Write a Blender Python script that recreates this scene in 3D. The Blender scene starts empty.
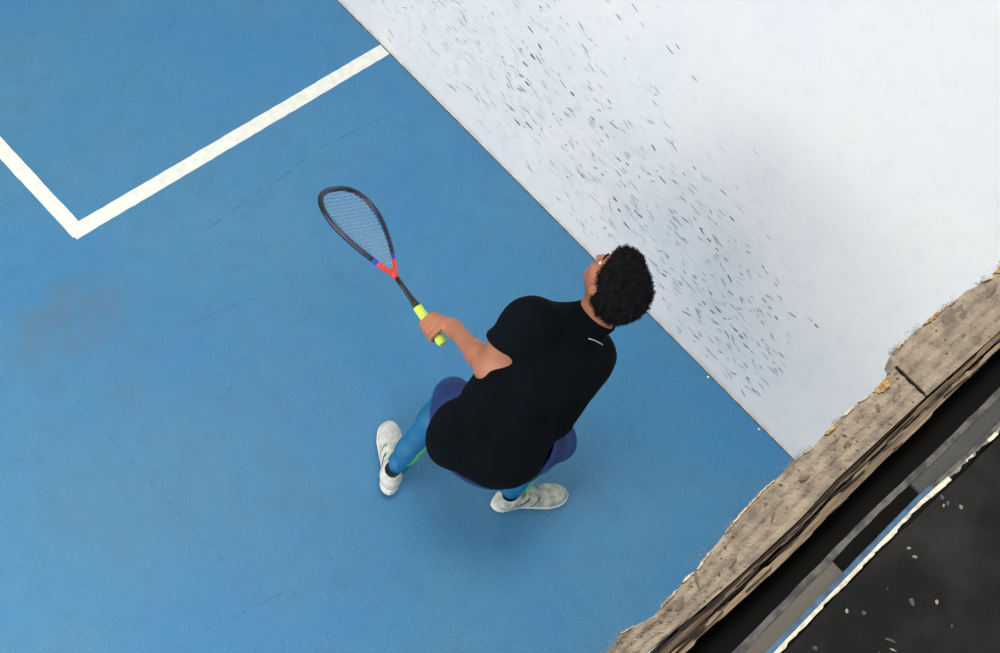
import bpy, math, random
import numpy as np
from mathutils import Vector, Matrix
random.seed(7)
rng = np.random.default_rng(11)
scene = bpy.context.scene
COL = scene.collection
scene.view_settings.view_transform = 'Standard'
scene.view_settings.look = 'None'
scene.view_settings.gamma = 1.0
scene.view_settings.use_curve_mapping = False
scene.view_settings.exposure = 0.17

V = lambda *a: np.array(a, dtype=float)
def nrm(v):
    v = np.asarray(v, float); return v/np.linalg.norm(v)

# ------------------------------------------------------------ materials
def lin(c):
    return tuple(((x/255)/12.92 if x/255 <= .04045 else ((x/255+.055)/1.055)**2.4) for x in c)
def mat(name, rgb, rough=.6, rgb2=None, scale=20, detail=4, bump=0, bscale=60, spec=.5, stretch=None, lo=.35, hi=.65, **kw):
    m = bpy.data.materials.new(name); m.use_nodes = True
    nt = m.node_tree; b = nt.nodes['Principled BSDF']
    b.inputs['Roughness'].default_value = rough
    b.inputs['Specular IOR Level'].default_value = spec
    c = (*lin(rgb), 1)
    tc = nt.nodes.new('ShaderNodeTexCoord')
    src = tc.outputs['Object']
    if stretch:
        mp = nt.nodes.new('ShaderNodeMapping'); mp.inputs['Scale'].default_value = stretch
        nt.links.new(src, mp.inputs[0]); src = mp.outputs[0]
    if rgb2:
        n = nt.nodes.new('ShaderNodeTexNoise'); n.inputs['Scale'].default_value = scale; n.inputs['Detail'].default_value = detail
        nt.links.new(src, n.inputs['Vector'])
        r = nt.nodes.new('ShaderNodeValToRGB')
        r.color_ramp.elements[0].position = lo; r.color_ramp.elements[1].position = hi
        r.color_ramp.elements[0].color = c; r.color_ramp.elements[1].color = (*lin(rgb2), 1)
        nt.links.new(n.outputs['Fac'], r.inputs[0]); nt.links.new(r.outputs[0], b.inputs['Base Color'])
    else:
        b.inputs['Base Color'].default_value = c
    if bump:
        n2 = nt.nodes.new('ShaderNodeTexNoise'); n2.inputs['Scale'].default_value = bscale; n2.inputs['Detail'].default_value = 5
        nt.links.new(src, n2.inputs['Vector'])
        bp = nt.nodes.new('ShaderNodeBump'); bp.inputs['Strength'].default_value = bump; bp.inputs['Distance'].default_value = .01
        nt.links.new(n2.outputs['Fac'], bp.inputs['Height']); nt.links.new(bp.outputs[0], b.inputs['Normal'])
    for k, v in kw.items(): b.inputs[k.replace('_', ' ')].default_value = v
    return m

# ------------------------------------------------------------ mesh helpers
def new_obj(name, me, parent=None, mats=()):
    o = bpy.data.objects.new(name, me); COL.objects.link(o)
    for m in mats: me.materials.append(m)
    if parent: o.parent = parent
    return o
def tag(o, label=None, cat=None, group=None, kind=None):
    if label: o['label'] = label
    if cat: o['category'] = cat
    if group: o['group'] = group
    if kind: o['kind'] = kind
    return o
class MB:
    def __init__(s): s.v = []; s.f = []; s.m = []; s.sm = []
    def add(s, vs, fs, mi=0, smooth=False):
        b = len(s.v); s.v += [tuple(map(float, v)) for v in vs]
        for f in fs: s.f.append(tuple(i+b for i in f)); s.m.append(mi); s.sm.append(smooth)
    def tube(s, pts, rad, n=8, mi=0, cap=True, closed=False, flat=None):
        pts = [np.asarray(p, float) for p in pts]; N = len(pts)
        rad = [rad]*N if np.isscalar(rad) else rad
        T = []
        for i in range(N):
            a = pts[(i-1) % N] if (closed or i > 0) else pts[i]; b = pts[(i+1) % N] if (closed or i < N-1) else pts[i]
            T.append(nrm(b-a))
        ref = V(0,0,1) if abs(T[0][2]) < .9 else V(1,0,0)
        u = nrm(np.cross(T[0], ref)); vs = []
        for i in range(N):
            u = nrm(u - T[i]*np.dot(u, T[i])); w = np.cross(T[i], u)
            if flat is not None: # flat=(normal, thin, wide)
                w = nrm(flat[0]); u = nrm(np.cross(w, T[i])); fu, fw = flat[2], flat[1]
            else: fu = fw = 1
            for k in range(n):
                a = 2*math.pi*k/n
                vs.append(pts[i] + rad[i]*(math.cos(a)*u*fu + math.sin(a)*w*fw))
        fs = []
        for i in range(N if closed else N-1):
            j = (i+1) % N
            for k in range(n):
                fs.append((i*n+k, i*n+(k+1) % n, j*n+(k+1) % n, j*n+k))
        if cap and not closed:
            fs.append(tuple(range(n-1, -1, -1))); fs.append(tuple((N-1)*n+k for k in range(n)))
        s.add(vs, fs, mi, True)
    def prism(s, poly, z0, z1, mi=0):
        n = len(poly)
        vs = [(x, y, z0) for x, y in poly] + [(x, y, z1) for x, y in poly]
        fs = [tuple(range(n-1, -1, -1)), tuple(range(n, 2*n))] + [(i, (i+1) % n, n+(i+1) % n, n+i) for i in range(n)]
        s.add(vs, fs, mi)
    def box(s, a, b, mi=0): s.prism([(a[0],a[1]),(b[0],a[1]),(b[0],b[1]),(a[0],b[1])], a[2], b[2], mi)
    def build(s, name, mats, parent=None):
        me = bpy.data.meshes.new(name); me.from_pydata(s.v, [], s.f)
        me.polygons.foreach_set('material_index', s.m); me.polygons.foreach_set('use_smooth', s.sm); me.update()
        return new_obj(name, me, parent, mats)

# ------------------------------------------------------------ implicit surfaces
def cone(P, a, b, ra, rb):
    a = np.asarray(a, float); b = np.asarray(b, float); ba = b-a
    t = np.clip(((P-a)@ba)/ba.dot(ba), 0, 1)
    return np.linalg.norm(P-(a+t[:, None]*ba), axis=1) - (ra+(rb-ra)*t)
def ell(P, c, ax, r):
    q = (P-np.asarray(c))@np.asarray(ax).T
    r = np.asarray(r, float)
    k0 = np.linalg.norm(q/r, axis=1); k1 = np.linalg.norm(q/(r*r), axis=1)
    return k0*(k0-1)/np.maximum(k1, 1e-6)
def smin(a, b, k):
    h = np.clip(.5+.5*(b-a)/k, 0, 1)
    return b*(1-h)+a*h-k*h*(1-h)
def smax(a, b, k): return -smin(-a, -b, k)
def chain(P, pts, rs, k=.01):
    d = None
    for i in range(len(pts)-1):
        c = cone(P, pts[i], pts[i+1], rs[i], rs[i+1])
        d = c if d is None else smin(d, c, k)
    return d
I3 = np.eye(3)
def surface(name, F, lo, hi, h, parent=None, mats=(), slot=None):
    lo = np.asarray(lo, float); hi = np.asarray(hi, float)
    B = 8
    nb = np.ceil((hi-lo)/(h*B)).astype(int); n = nb*B
    g = np.full(tuple(n), 1., np.float32)
    bi = np.stack(np.meshgrid(*[np.arange(k) for k in nb], indexing='ij'), -1).reshape(-1, 3)
    cen = lo+(bi+.5-.5/B)*B*h
    dc = F(cen)
    R = B*h*.87*1.7+.006
    sel = np.abs(dc) < R
    for b, d in zip(bi[~sel], dc[~sel]):
        if d < 0: g[b[0]*B:(b[0]+1)*B, b[1]*B:(b[1]+1)*B, b[2]*B:(b[2]+1)*B] = -1
    loc = np.stack(np.meshgrid(*[np.arange(B)]*3, indexing='ij'), -1).reshape(-1, 3)
    bs = bi[sel]
    for s0 in range(0, len(bs), 400):
        bb = bs[s0:s0+400]
        idx = (bb[:, None, :]*B+loc[None]).reshape(-1, 3)
        g[idx[:, 0], idx[:, 1], idx[:, 2]] = F(lo+idx*h)
    g[0] = g[-1] = 1; g[:, 0] = g[:, -1] = 1; g[:, :, 0] = g[:, :, -1] = 1
    s = g < 0
    cnt = np.zeros(tuple(n-1), np.uint8)
    offs = [(i, j, k) for i in (0, 1) for j in (0, 1) for k in (0, 1)]
    for i, j, k in offs: cnt += s[i:n[0]-1+i, j:n[1]-1+j, k:n[2]-1+k]
    act = np.argwhere((cnt > 0) & (cnt < 8))
    vid = np.full(tuple(n-1), -1, np.int32); vid[act[:, 0], act[:, 1], act[:, 2]] = np.arange(len(act))
    val = np.stack([g[act[:, 0]+o[0], act[:, 1]+o[1], act[:, 2]+o[2]] for o in offs], 1)
    sm = np.zeros((len(act), 3)); c = np.zeros(len(act))
    for a in range(8):
        for b in range(a+1, 8):
            oa, ob = np.array(offs[a]), np.array(offs[b])
            if np.abs(oa-ob).sum() != 1: continue
            m = (val[:, a] < 0) != (val[:, b] < 0)
            va, vb = val[m, a], val[m, b]
            t = (va/(va-vb))[:, None]
            sm[m] += oa+t*(ob-oa); c[m] += 1
    vs = lo+(act+sm/c[:, None])*h
    faces = []
    for ax in range(3):
        o1, o2 = [(1, 2), (2, 0), (0, 1)][ax]
        sl0 = [slice(None)]*3; sl1 = [slice(None)]*3
        sl0[ax] = slice(0, -1); sl1[ax] = slice(1, None)
        e = np.argwhere(s[tuple(sl0)] != s[tuple(sl1)])
        flip = s[e[:, 0], e[:, 1], e[:, 2]]
        d1 = np.zeros(3, int); d1[o1] = 1; d2 = np.zeros(3, int); d2[o2] = 1
        q = [e-d1-d2, e-d2, e, e-d1]
        q = np.stack([vid[x[:, 0], x[:, 1], x[:, 2]] for x in q], 1)
        q[~flip] = q[~flip][:, ::-1]
        faces.append(q)
    fa = np.concatenate(faces)
    me = bpy.data.meshes.new(name)
    me.vertices.add(len(vs)); me.vertices.foreach_set('co', vs.ravel())
    me.loops.add(fa.size); me.loops.foreach_set('vertex_index', fa.ravel().astype(np.int32))
    me.polygons.add(len(fa)); me.polygons.foreach_set('loop_start', np.arange(0, fa.size, 4, dtype=np.int32))
    me.update(calc_edges=True)
    me.polygons.foreach_set('use_smooth', np.ones(len(fa), bool))
    if slot is not None:
        me.polygons.foreach_set('material_index', slot(vs[fa].mean(1)).astype(np.int32))
    me.validate(); me.update()
    return new_obj(name, me, parent, mats)
def wob(P, f, ph=0):
    x, y, z = P[:, 0]*f, P[:, 1]*f, P[:, 2]*f
    return (np.sin(x+1.3*np.sin(y*.9+ph)+ph)+np.sin(y*1.1+1.2*np.sin(z*.8+ph*2)+2*ph)+np.sin(z*.95+1.4*np.sin(x*1.2+ph*.5)+ph*1.7))/3

# ================================================================ SETTING
# --- floor
mf = mat('painted_blue_floor', (70,142,198), .55, bump=.15, bscale=220)
nt = mf.node_tree; N = nt.nodes; L = nt.links; bs = N['Principled BSDF']
tc = N.new('ShaderNodeTexCoord')
def noise(scale, detail=4, src=None, rough=.55):
    n = N.new('ShaderNodeTexNoise'); n.inputs['Scale'].default_value = scale; n.inputs['Detail'].default_value = detail
    n.inputs['Roughness'].default_value = rough
    L.new(src or tc.outputs['Object'], n.inputs['Vector']); return n.outputs['Fac']
def ramp(f, p0, p1, c0=0., c1=1.):
    r = N.new('ShaderNodeMapRange'); r.inputs[1].default_value = p0; r.inputs[2].default_value = p1
    r.inputs[3].default_value = c0; r.inputs[4].default_value = c1
    L.new(f, r.inputs[0]); return r.outputs[0]
def math_(op, a, b=None, c=None):
    n = N.new('ShaderNodeMath'); n.operation = op
    for i, x in enumerate((a, b, c)):
        if x is None: continue
        if isinstance(x, (int, float)): n.inputs[i].default_value = x
        else: L.new(x, n.inputs[i])
    return n.outputs[0]
def mix(f, a, b):
    n = N.new('ShaderNodeMix'); n.data_type = 'RGBA'
    if isinstance(f, float): n.inputs[0].default_value = f
    else: L.new(f, n.inputs[0])
    for i, x in ((6, a), (7, b)):
        if isinstance(x, tuple): n.inputs[i].default_value = (*x, 1)
        else: L.new(x, n.inputs[i])
    return n.outputs[2]
BLUE = lin((57,130,177)); BLUE2 = lin((72,134,170)); GREYB = lin((80,124,150))
c = mix(ramp(noise(1.1, 3), .4, .65), BLUE, BLUE2)
c = mix(ramp(noise(5, 6), .5, .75, 0, .3), c, GREYB)
c = mix(ramp(noise(160, 3), .35, .7, 0, .42), c, lin((38,94,138)))
c = mix(ramp(noise(75, 5), .55, .75, 0, .40), c, lin((98,150,182)))
c = mix(ramp(noise(11, 6), .5, .72, 0, .28), c, lin((48,104,146)))
c = mix(ramp(noise(38, 5), .68, .76, 0, .55), c, lin((35,85,130)))
# worn grimy area (where players stand), a broad greyer area, long scuff lines
sx = N.new('ShaderNodeSeparateXYZ'); L.new(tc.outputs['Object'], sx.inputs[0])
def blob(cx, cy, rx, ry):
    a = math_('POWER', math_('DIVIDE', math_('SUBTRACT', sx.outputs[0], cx), rx), 2.)
    b = math_('POWER', math_('DIVIDE', math_('SUBTRACT', sx.outputs[1], cy), ry), 2.)
    return ramp(math_('ADD', a, b), 0., 1., 1., 0.)
c = mix(math_('MULTIPLY', blob(-1.9, 2.32, .32, .20), ramp(noise(9, 5), .35, .7, .1, .75)), c, lin((86,106,120)))
c = mix(math_('MULTIPLY', blob(-1.9, 1.7, .9, .9), ramp(noise(7, 5), .4, .7, .15, .6)), c, lin((72,118,150)))
def scuff(x0, y0, x1, y1, w, s, thr=.42):
    global c
    dx, dy = x1-x0, y1-y0; l = math.hypot(dx, dy); dx /= l; dy /= l
    X = math_('SUBTRACT', sx.outputs[0], x0); Y = math_('SUBTRACT', sx.outputs[1], y0)
    t = math_('ADD', math_('MULTIPLY', X, dx), math_('MULTIPLY', Y, dy))
    d = math_('ADD', math_('MULTIPLY', X, -dy), math_('MULTIPLY', Y, dx))
    d = math_('ABSOLUTE', math_('ADD', d, math_('MULTIPLY', math_('SUBTRACT', noise(4, 2), .5), .03)))
    m = math_('MULTIPLY', ramp(d, w*.4, w, 1., 0.), ramp(math_('ABSOLUTE', math_('SUBTRACT', t, l/2)), l/2-.08, l/2, 1., 0.))
    m = math_('MULTIPLY', m, ramp(noise(26, 5), thr, thr+.12))
    c = mix(math_('MULTIPLY', m, s), c, lin((52,78,100)))
scuff(-.17, 2.33, -.62, 2.37, .004, .4)
scuff(-.62, 2.37, -1.26, 2.33, .004, .5)
scuff(-2.09, 2.20, -2.05, 1.1, .007, .3, .46)
scuff(-1.52, 1.73, -1.75, 1.69, .004, .35)
scuff(-2.3, 1.05, -1.9, .95, .006, .4)
scuff(-1.62, 2.05, -1.2, 1.95, .006, .3)

L.new(c, bs.inputs['Base Color'])
m = MB(); m.box((-6.4, -.9, -.12), (0, 9.75, 0))
tag(m.build('floor', [mf]), kind='structure')

# --- painted lines of the service box
ml = mat('line_paint', (244,243,232), .6, (226,228,220), 30, bump=.1)
def wline(a, b, w, n, ends):
    a = V(*a); b = V(*b); t = nrm(b-a); q = V(-t[1], t[0])
    Lf = [a+(b-a)*i/n+q*(w/2+random.uniform(-.0012, .0012)) for i in range(n+1)]
    Rt = [a+(b-a)*i/n-q*(w/2+random.uniform(-.0012, .0012)) for i in range(n+1)]
    return Lf, Rt
m = MB()
for a, b in (((-.002, 2.613), (-1.667, 2.620)), ((-1.643, 2.602), (-1.672, 4.26))):
    A, B_ = wline(a, b, .063, 60, 0)
    m.prism([tuple(p) for p in A]+[tuple(p) for p in B_[::-1]], -.004, .0009+.0003*(a[0] < -1))
tag(m.build('trim_1', [ml]), kind='structure')

# --- right-hand wall with ball marks
mw = mat('painted_plaster', (222,224,224), .75)
nt = mw.node_tree; N = nt.nodes; L = nt.links; bs = N['Principled BSDF']
tc = N.new('ShaderNodeTexCoord')
c = mix(ramp(noise(1.6, 5), .35, .65), lin((233,232,230)), lin((226,229,231)))
sx = N.new('ShaderNodeSeparateXYZ'); L.new(tc.outputs['Object'], sx.inputs[0])
band = math_('MULTIPLY', ramp(sx.outputs[2], 1.5, .4, 0., 1.), ramp(sx.outputs[2], .03, .25, 0., 1.))
band = math_('MULTIPLY', band, ramp(sx.outputs[1], .2, .9, .1, 1.))
mp = N.new('ShaderNodeMapping'); mp.inputs['Scale'].default_value = (1, .32, 1); mp.inputs['Rotation'].default_value = (.18, 0, 0)
L.new(tc.outputs['Object'], mp.inputs[0])
c = mix(math_('MULTIPLY', band, ramp(noise(50, 4, mp.outputs[0]), .54, .70, 0., .42)), c, lin((160,172,186)))
c = mix(math_('MULTIPLY', band, ramp(noise(6, 4), .45, .7, 0., .22)), c, lin((176,190,205)))
c = mix(ramp(noise(14, 5), .55, .8, 0., .25), c, lin((196,200,202)))
c = mix(math_('MULTIPLY', ramp(sx.outputs[2], .04, .0, 0., .6), ramp(noise(20, 4), .35, .6)), c, lin((176,168,158)))
L.new(c, bs.inputs['Base Color'])
bn = N.new('ShaderNodeBump'); bn.inputs['Strength'].default_value = .12; bn.inputs['Distance'].default_value = .01
L.new(noise(30, 5), bn.inputs['Height']); L.new(bn.outputs[0], bs.inputs['Normal'])
mm = [mat('ball_mark_faint', (190,198,206), .8), mat('ball_mark_light', (164,173,183), .8),
      mat('ball_mark_grey', (122,130,143), .8), mat('ball_mark_dark', (80,86,99), .8)]
m = MB(); m.box((0, -.9, 0), (.2, 9.75, 5.9))
MARKS = "2.582 0.315 2.552 0.337 0.0052 1;2.67 0.231 2.634 0.231 0.0042 0;2.62 0.202 2.597 0.204 0.0042 0;2.437 0.496 2.421 0.498 0.0063 1;2.424 0.469 2.409 0.465 0.0063 1;2.327 0.608 2.296 0.617 0.0073 1;2.267 0.612 2.252 0.616 0.0052 0;2.146 0.726 2.13 0.724 0.0084 1;2.334 0.434 2.306 0.424 0.0094 1;2.276 0.431 2.249 0.427 0.0073 1;2.23 0.463 2.209 0.455 0.0063 1;2.321 0.348 2.3 0.35 0.0063 1;2.2 0.446 2.186 0.446 0.0052 1;2.212 0.403 2.195 0.399 0.0052 1;2.238 0.342 2.215 0.345 0.0052 1;2.303 0.326 2.275 0.331 0.0031 0;2.24 0.269 2.206 0.273 0.0047 1;2.237 0.24 2.205 0.251 0.0042 0;2.176 0.23 2.154 0.235 0.0052 1;2.149 0.24 2.11 0.244 0.0052 2;2.089 0.592 2.068 0.596 0.0042 0;1.971 0.817 1.927 0.812 0.0063 2;1.897 0.786 1.876 0.774 0.0073 2;1.911 0.708 1.882 0.699 0.0105 3;1.933 0.632 1.901 0.632 0.0063 2;1.976 0.726 1.956 0.728 0.0063 1;2.04 0.56 2.019 0.562 0.0052 1;1.984 0.558 1.952 0.569 0.0052 1;2.035 0.509 2.018 0.51 0.0052 1;2.054 0.413 2.02 0.412 0.0047 1;1.93 0.559 1.903 0.561 0.0073 3;1.888 0.55 1.861 0.549 0.0063 3;1.989 0.489 1.97 0.498 0.0042 0;1.962 0.475 1.915 0.452 0.0052 1;1.918 0.475 1.863 0.51 0.0094 1;1.932 0.352 1.895 0.349 0.0052 3;1.864 0.416 1.84 0.411 0.0052 1;1.843 0.42 1.81 0.42 0.0042 1;1.893 0.452 1.876 0.452 0.0052 0;2.053 0.249 2.026 0.254 0.0037 0;2.039 0.223 2.017 0.227 0.0031 0;2.353 0.255 2.333 0.26 0.0042 0;2.133 0.45 2.111 0.45 0.0047 0;2.021 0.651 1.964 0.642 0.0052 1;2.209 0.549 2.17 0.567 0.0073 0;1.952 0.955 1.934 0.957 0.008 2;1.6 1.321 1.56 1.31 0.0046 2;1.969 0.82 1.927 0.812 0.0057 3;1.931 0.88 1.894 0.87 0.004 1;1.898 0.787 1.868 0.774 0.0091 3;1.855 0.871 1.84 0.871 0.0068 1;1.974 0.726 1.956 0.723 0.0068 1;1.914 0.703 1.878 0.7 0.0102 3;1.862 0.735 1.835 0.734 0.0046 2;1.935 0.636 1.896 0.635 0.0068 2;1.987 0.555 1.955 0.566 0.0057 2;2.036 0.561 2.021 0.56 0.0068 2;1.928 0.559 1.901 0.56 0.008 3;1.894 0.551 1.861 0.552 0.008 3;1.766 0.74 1.75 0.733 0.0051 2;1.748 0.722 1.701 0.703 0.0046 2;1.685 0.711 1.656 0.708 0.0091 3;1.821 0.637 1.809 0.63 0.0057 1;1.735 1.022 1.708 1.021 0.004 1;1.702 1.019 1.681 1.022 0.0068 2;1.672 1.014 1.652 1.023 0.0057 0;1.743 0.886 1.725 0.892 0.0068 1;1.818 0.995 1.796 0.996 0.0068 0;1.412 1.286 1.365 1.276 0.0057 3;1.379 1.325 1.352 1.318 0.0051 2;1.632 0.94 1.61 0.934 0.0046 1;1.738 0.815 1.713 0.814 0.0068 1;1.677 0.874 1.645 0.877 0.0046 0;1.639 0.834 1.611 0.834 0.004 1;1.594 0.859 1.556 0.862 0.0046 2;1.527 0.838 1.501 0.834 0.0057 3;1.505 0.805 1.493 0.809 0.0057 2;1.585 0.781 1.549 0.784 0.0051 1;1.548 0.747 1.525 0.758 0.0068 1;1.556 0.69 1.531 0.688 0.0068 2;1.506 0.684 1.487 0.686 0.0068 2;1.476 0.748 1.431 0.75 0.0068 3;1.28 0.972 1.238 0.972 0.0046 1;1.927 0.352 1.893 0.349 0.0046 3;1.875 0.314 1.832 0.313 0.0068 3;1.821 0.354 1.773 0.353 0.0057 3;1.859 0.409 1.813 0.416 0.0046 1;1.679 0.537 1.665 0.539 0.0068 1;1.76 0.566 1.734 0.565 0.0057 1;1.67 0.621 1.634 0.634 0.0125 1;1.984 0.493 1.928 0.453 0.0068 1;1.916 0.487 1.882 0.477 0.0051 1;1.45 1.058 1.438 1.055 0.0063 1;1.395 1.064 1.377 1.071 0.0068 0;1.881 0.315 1.833 0.307 0.0052 3;1.819 0.359 1.77 0.353 0.0047 3;1.825 0.324 1.805 0.326 0.0047 2;1.678 0.539 1.664 0.543 0.0052 1;1.711 0.451 1.694 0.456 0.0052 1;1.756 0.167 1.704 0.133 0.0042 2;1.85 0.225 1.83 0.226 0.0042 1;1.975 0.111 1.952 0.113 0.0063 1;1.613 0.438 1.598 0.442 0.0068 3;1.601 0.469 1.591 0.471 0.0052 2;1.575 0.507 1.551 0.502 0.0052 2;1.56 0.686 1.537 0.687 0.0052 2;1.476 0.748 1.43 0.752 0.0063 3;1.502 0.685 1.486 0.684 0.0063 2;1.479 0.627 1.461 0.627 0.0063 2;1.445 0.596 1.415 0.587 0.0031 1;1.381 0.617 1.355 0.618 0.0058 3;1.337 0.636 1.318 0.633 0.0063 3;1.365 0.554 1.325 0.547 0.0052 3;1.451 0.466 1.433 0.475 0.0058 2;1.41 0.47 1.395 0.472 0.0063 3;1.49 0.372 1.464 0.363 0.0058 3;1.545 0.287 1.529 0.288 0.0063 3;1.417 0.313 1.355 0.308 0.0047 2;1.355 0.308 1.316 0.294 0.0037 1;1.547 0.127 1.522 0.124 0.0052 2;1.317 0.414 1.291 0.411 0.0073 3;1.276 0.38 1.255 0.377 0.0084 3;1.332 0.385 1.299 0.337 0.0052 1;1.462 0.114 1.437 0.117 0.0047 1;1.373 0.203 1.333 0.198 0.0037 1;1.386 0.158 1.362 0.16 0.0042 1;1.228 0.343 1.187 0.336 0.0058 3;1.212 0.455 1.176 0.445 0.0063 3;1.287 0.275 1.254 0.275 0.0063 1;1.295 0.214 1.275 0.219 0.0063 2;1.575 0.409 1.537 0.409 0.0047 0;1.45 0.381 1.408 0.412 0.0037 1;1.335 0.495 1.303 0.495 0.0047 1;1.3 0.525 1.287 0.527 0.0052 1;1.478 0.747 1.428 0.751 0.0063 3;1.28 0.973 1.234 0.972 0.0031 2;1.279 0.828 1.249 0.815 0.0073 3;1.315 0.773 1.294 0.77 0.0052 1;1.384 0.617 1.357 0.618 0.0058 3;1.338 0.635 1.317 0.634 0.0063 3;1.367 0.555 1.324 0.548 0.0052 3;1.355 0.686 1.328 0.69 0.0052 1;1.289 0.736 1.267 0.736 0.0058 1;1.242 0.687 1.217 0.688 0.0063 2;1.211 0.664 1.191 0.676 0.0052 2;1.211 0.732 1.2 0.736 0.0068 2;1.192 0.722 1.147 0.717 0.0063 3;1.209 0.771 1.18 0.768 0.0047 1;1.137 0.761 1.109 0.765 0.0068 2;1.093 0.905 1.073 0.904 0.0063 3;1.029 0.913 0.998 0.916 0.0052 1;0.955 0.92 0.921 0.919 0.0047 3;1.069 0.792 1.026 0.796 0.0052 1;1.081 0.744 1.056 0.75 0.0047 0;1.091 0.616 1.059 0.613 0.0068 2;1.03 0.635 0.991 0.641 0.0047 3;1.058 0.597 1.037 0.587 0.0068 1;1.062 0.567 1.014 0.567 0.0052 1;0.993 0.727 0.963 0.726 0.0047 1;0.95 0.791 0.928 0.78 0.0058 2;0.924 0.827 0.88 0.826 0.0037 2;0.87 0.845 0.842 0.843 0.0063 3;0.879 0.922 0.82 0.909 0.0031 0;0.937 1.207 0.896 1.199 0.0031 1;0.988 0.778 0.959 0.789 0.0047 0;0.904 0.757 0.887 0.752 0.0063 2;0.944 0.665 0.927 0.673 0.0068 2;1.211 0.449 1.162 0.45 0.0063 3;1.228 0.339 1.184 0.337 0.0063 3;1.29 0.278 1.255 0.273 0.0047 2;1.277 0.378 1.255 0.377 0.0084 3;1.32 0.411 1.293 0.409 0.0073 3;1.25 0.477 1.232 0.473 0.0052 2;1.411 0.468 1.395 0.47 0.0063 3;1.437 0.698 1.421 0.698 0.0047 1;1.18 0.535 1.165 0.528 0.0047 1;1.143 0.426 1.124 0.436 0.0052 1;1.179 0.454 1.162 0.456 0.008 2;0.911 0.825 0.882 0.828 0.0046 1;0.869 0.844 0.841 0.841 0.0057 3;0.945 0.789 0.932 0.784 0.0051 1;1.03 0.634 0.993 0.638 0.0046 2;1.063 0.573 1.009 0.554 0.0057 1;0.904 0.756 0.888 0.755 0.0068 2;0.941 0.666 0.909 0.656 0.0074 2;0.896 0.652 0.872 0.652 0.0091 3;0.979 0.549 0.944 0.544 0.0057 2;1.104 0.401 1.056 0.403 0.0051 2;1.035 0.376 1.02 0.376 0.0063 2;0.851 0.646 0.825 0.646 0.0068 2;0.759 0.79 0.735 0.797 0.0051 1;0.74 0.766 0.721 0.77 0.0057 2;0.795 0.643 0.776 0.638 0.0068 2;0.85 0.557 0.827 0.554 0.0051 1;1.057 0.281 0.999 0.287 0.0051 3;0.977 0.273 0.946 0.28 0.0114 3;0.929 0.307 0.886 0.287 0.0046 1;0.866 0.416 0.836 0.411 0.0057 2;0.858 0.351 0.809 0.343 0.0046 1;0.822 0.441 0.798 0.448 0.0068 1;0.778 0.51 0.807 0.501 0.0051 1;0.747 0.581 0.714 0.561 0.0091 3;0.729 0.672 0.718 0.671 0.0063 1;0.713 0.64 0.695 0.644 0.0063 2;0.662 0.768 0.641 0.764 0.0068 2;0.771 0.417 0.747 0.412 0.008 2;0.711 0.507 0.679 0.509 0.0068 2;0.721 0.461 0.699 0.456 0.0063 1;0.622 0.558 0.604 0.553 0.0085 3;0.629 0.581 0.606 0.589 0.0046 1;0.586 0.626 0.558 0.622 0.0057 2;0.55 0.615 0.526 0.619 0.0057 2;0.581 0.657 0.563 0.659 0.0063 2;0.504 0.604 0.485 0.596 0.0074 3;0.474 0.679 0.436 0.687 0.0074 3;0.409 0.74 0.382 0.739 0.0046 1;0.369 0.733 0.35 0.736 0.0068 2;0.77 0.337 0.746 0.334 0.0097 3;0.725 0.332 0.695 0.336 0.0114 3;0.716 0.372 0.676 0.37 0.0091 3;0.641 0.467 0.619 0.481 0.008 1;0.816 0.187 0.769 0.21 0.0057 3;0.809 0.223 0.789 0.228 0.0046 2;0.644 0.462 0.58 0.443 0.004 1;0.66 0.357 0.647 0.361 0.0068 3;0.644 0.373 0.629 0.387 0.0057 1;0.696 0.296 0.655 0.306 0.0051 1;0.627 0.306 0.592 0.291 0.0057 2;0.602 0.357 0.577 0.355 0.0063 3;0.566 0.347 0.546 0.351 0.0091 3;0.718 0.126 0.691 0.131 0.0068 1;0.944 0.213 0.925 0.208 0.008 2;0.907 0.258 0.85 0.272 0.0046 1;0.46 0.644 0.451 0.65 0.0046 1;0.567 0.535 0.544 0.521 0.0051 0;0.528 0.693 0.512 0.686 0.0023 0;0.722 0.124 0.686 0.128 0.0073 2;0.688 0.286 0.653 0.302 0.0073 2;0.659 0.275 0.621 0.286 0.0055 1;0.603 0.358 0.582 0.359 0.0061 3;0.571 0.347 0.545 0.35 0.0073 3;0.629 0.301 0.582 0.28 0.0055 2;0.59 0.249 0.555 0.238 0.0061 2;0.666 0.19 0.626 0.184 0.0061 1;0.59 0.174 0.576 0.177 0.0073 3;0.652 0.122 0.609 0.125 0.0049 2;0.613 0.119 0.573 0.122 0.0049 3;0.53 0.332 0.498 0.329 0.0055 2;0.494 0.332 0.474 0.329 0.0049 2;0.532 0.206 0.508 0.199 0.0055 2;0.499 0.2 0.468 0.211 0.0049 1;0.506 0.121 0.472 0.141 0.0055 3;0.568 0.117 0.505 0.119 0.0031 1;0.441 0.182 0.421 0.179 0.0061 3;0.392 0.147 0.367 0.144 0.0073 2;0.436 0.403 0.416 0.406 0.0049 1;0.402 0.382 0.384 0.382 0.0061 1;0.371 0.739 0.347 0.736 0.0061 3;0.389 0.737 0.379 0.739 0.0049 1;0.496 0.393 0.475 0.388 0.0043 1"
lay = [0]
def mark(y0, z0, y1, z1, w, k):
    a = V(y0, z0); b = V(y1, z1); l = np.linalg.norm(b-a)
    if l < 1e-4: return
    t = (b-a)/l; q = V(-t[1], t[0])
    lay[0] += 1; x = -.0004-.0000015*(lay[0] % 900)
    pts = []
    for s_, u in ((0, 0), (.14, .38), (.5, .5), (.86, .36), (1, 0), (.84, -.4), (.5, -.46), (.16, -.34)):
        p = a+t*l*s_+q*w*u*random.uniform(.75, 1.2)
        pts.append((x, max(p[0], -.85), max(p[1], .01)))
    m.add(pts, [tuple(range(8))], 1+k)
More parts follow.
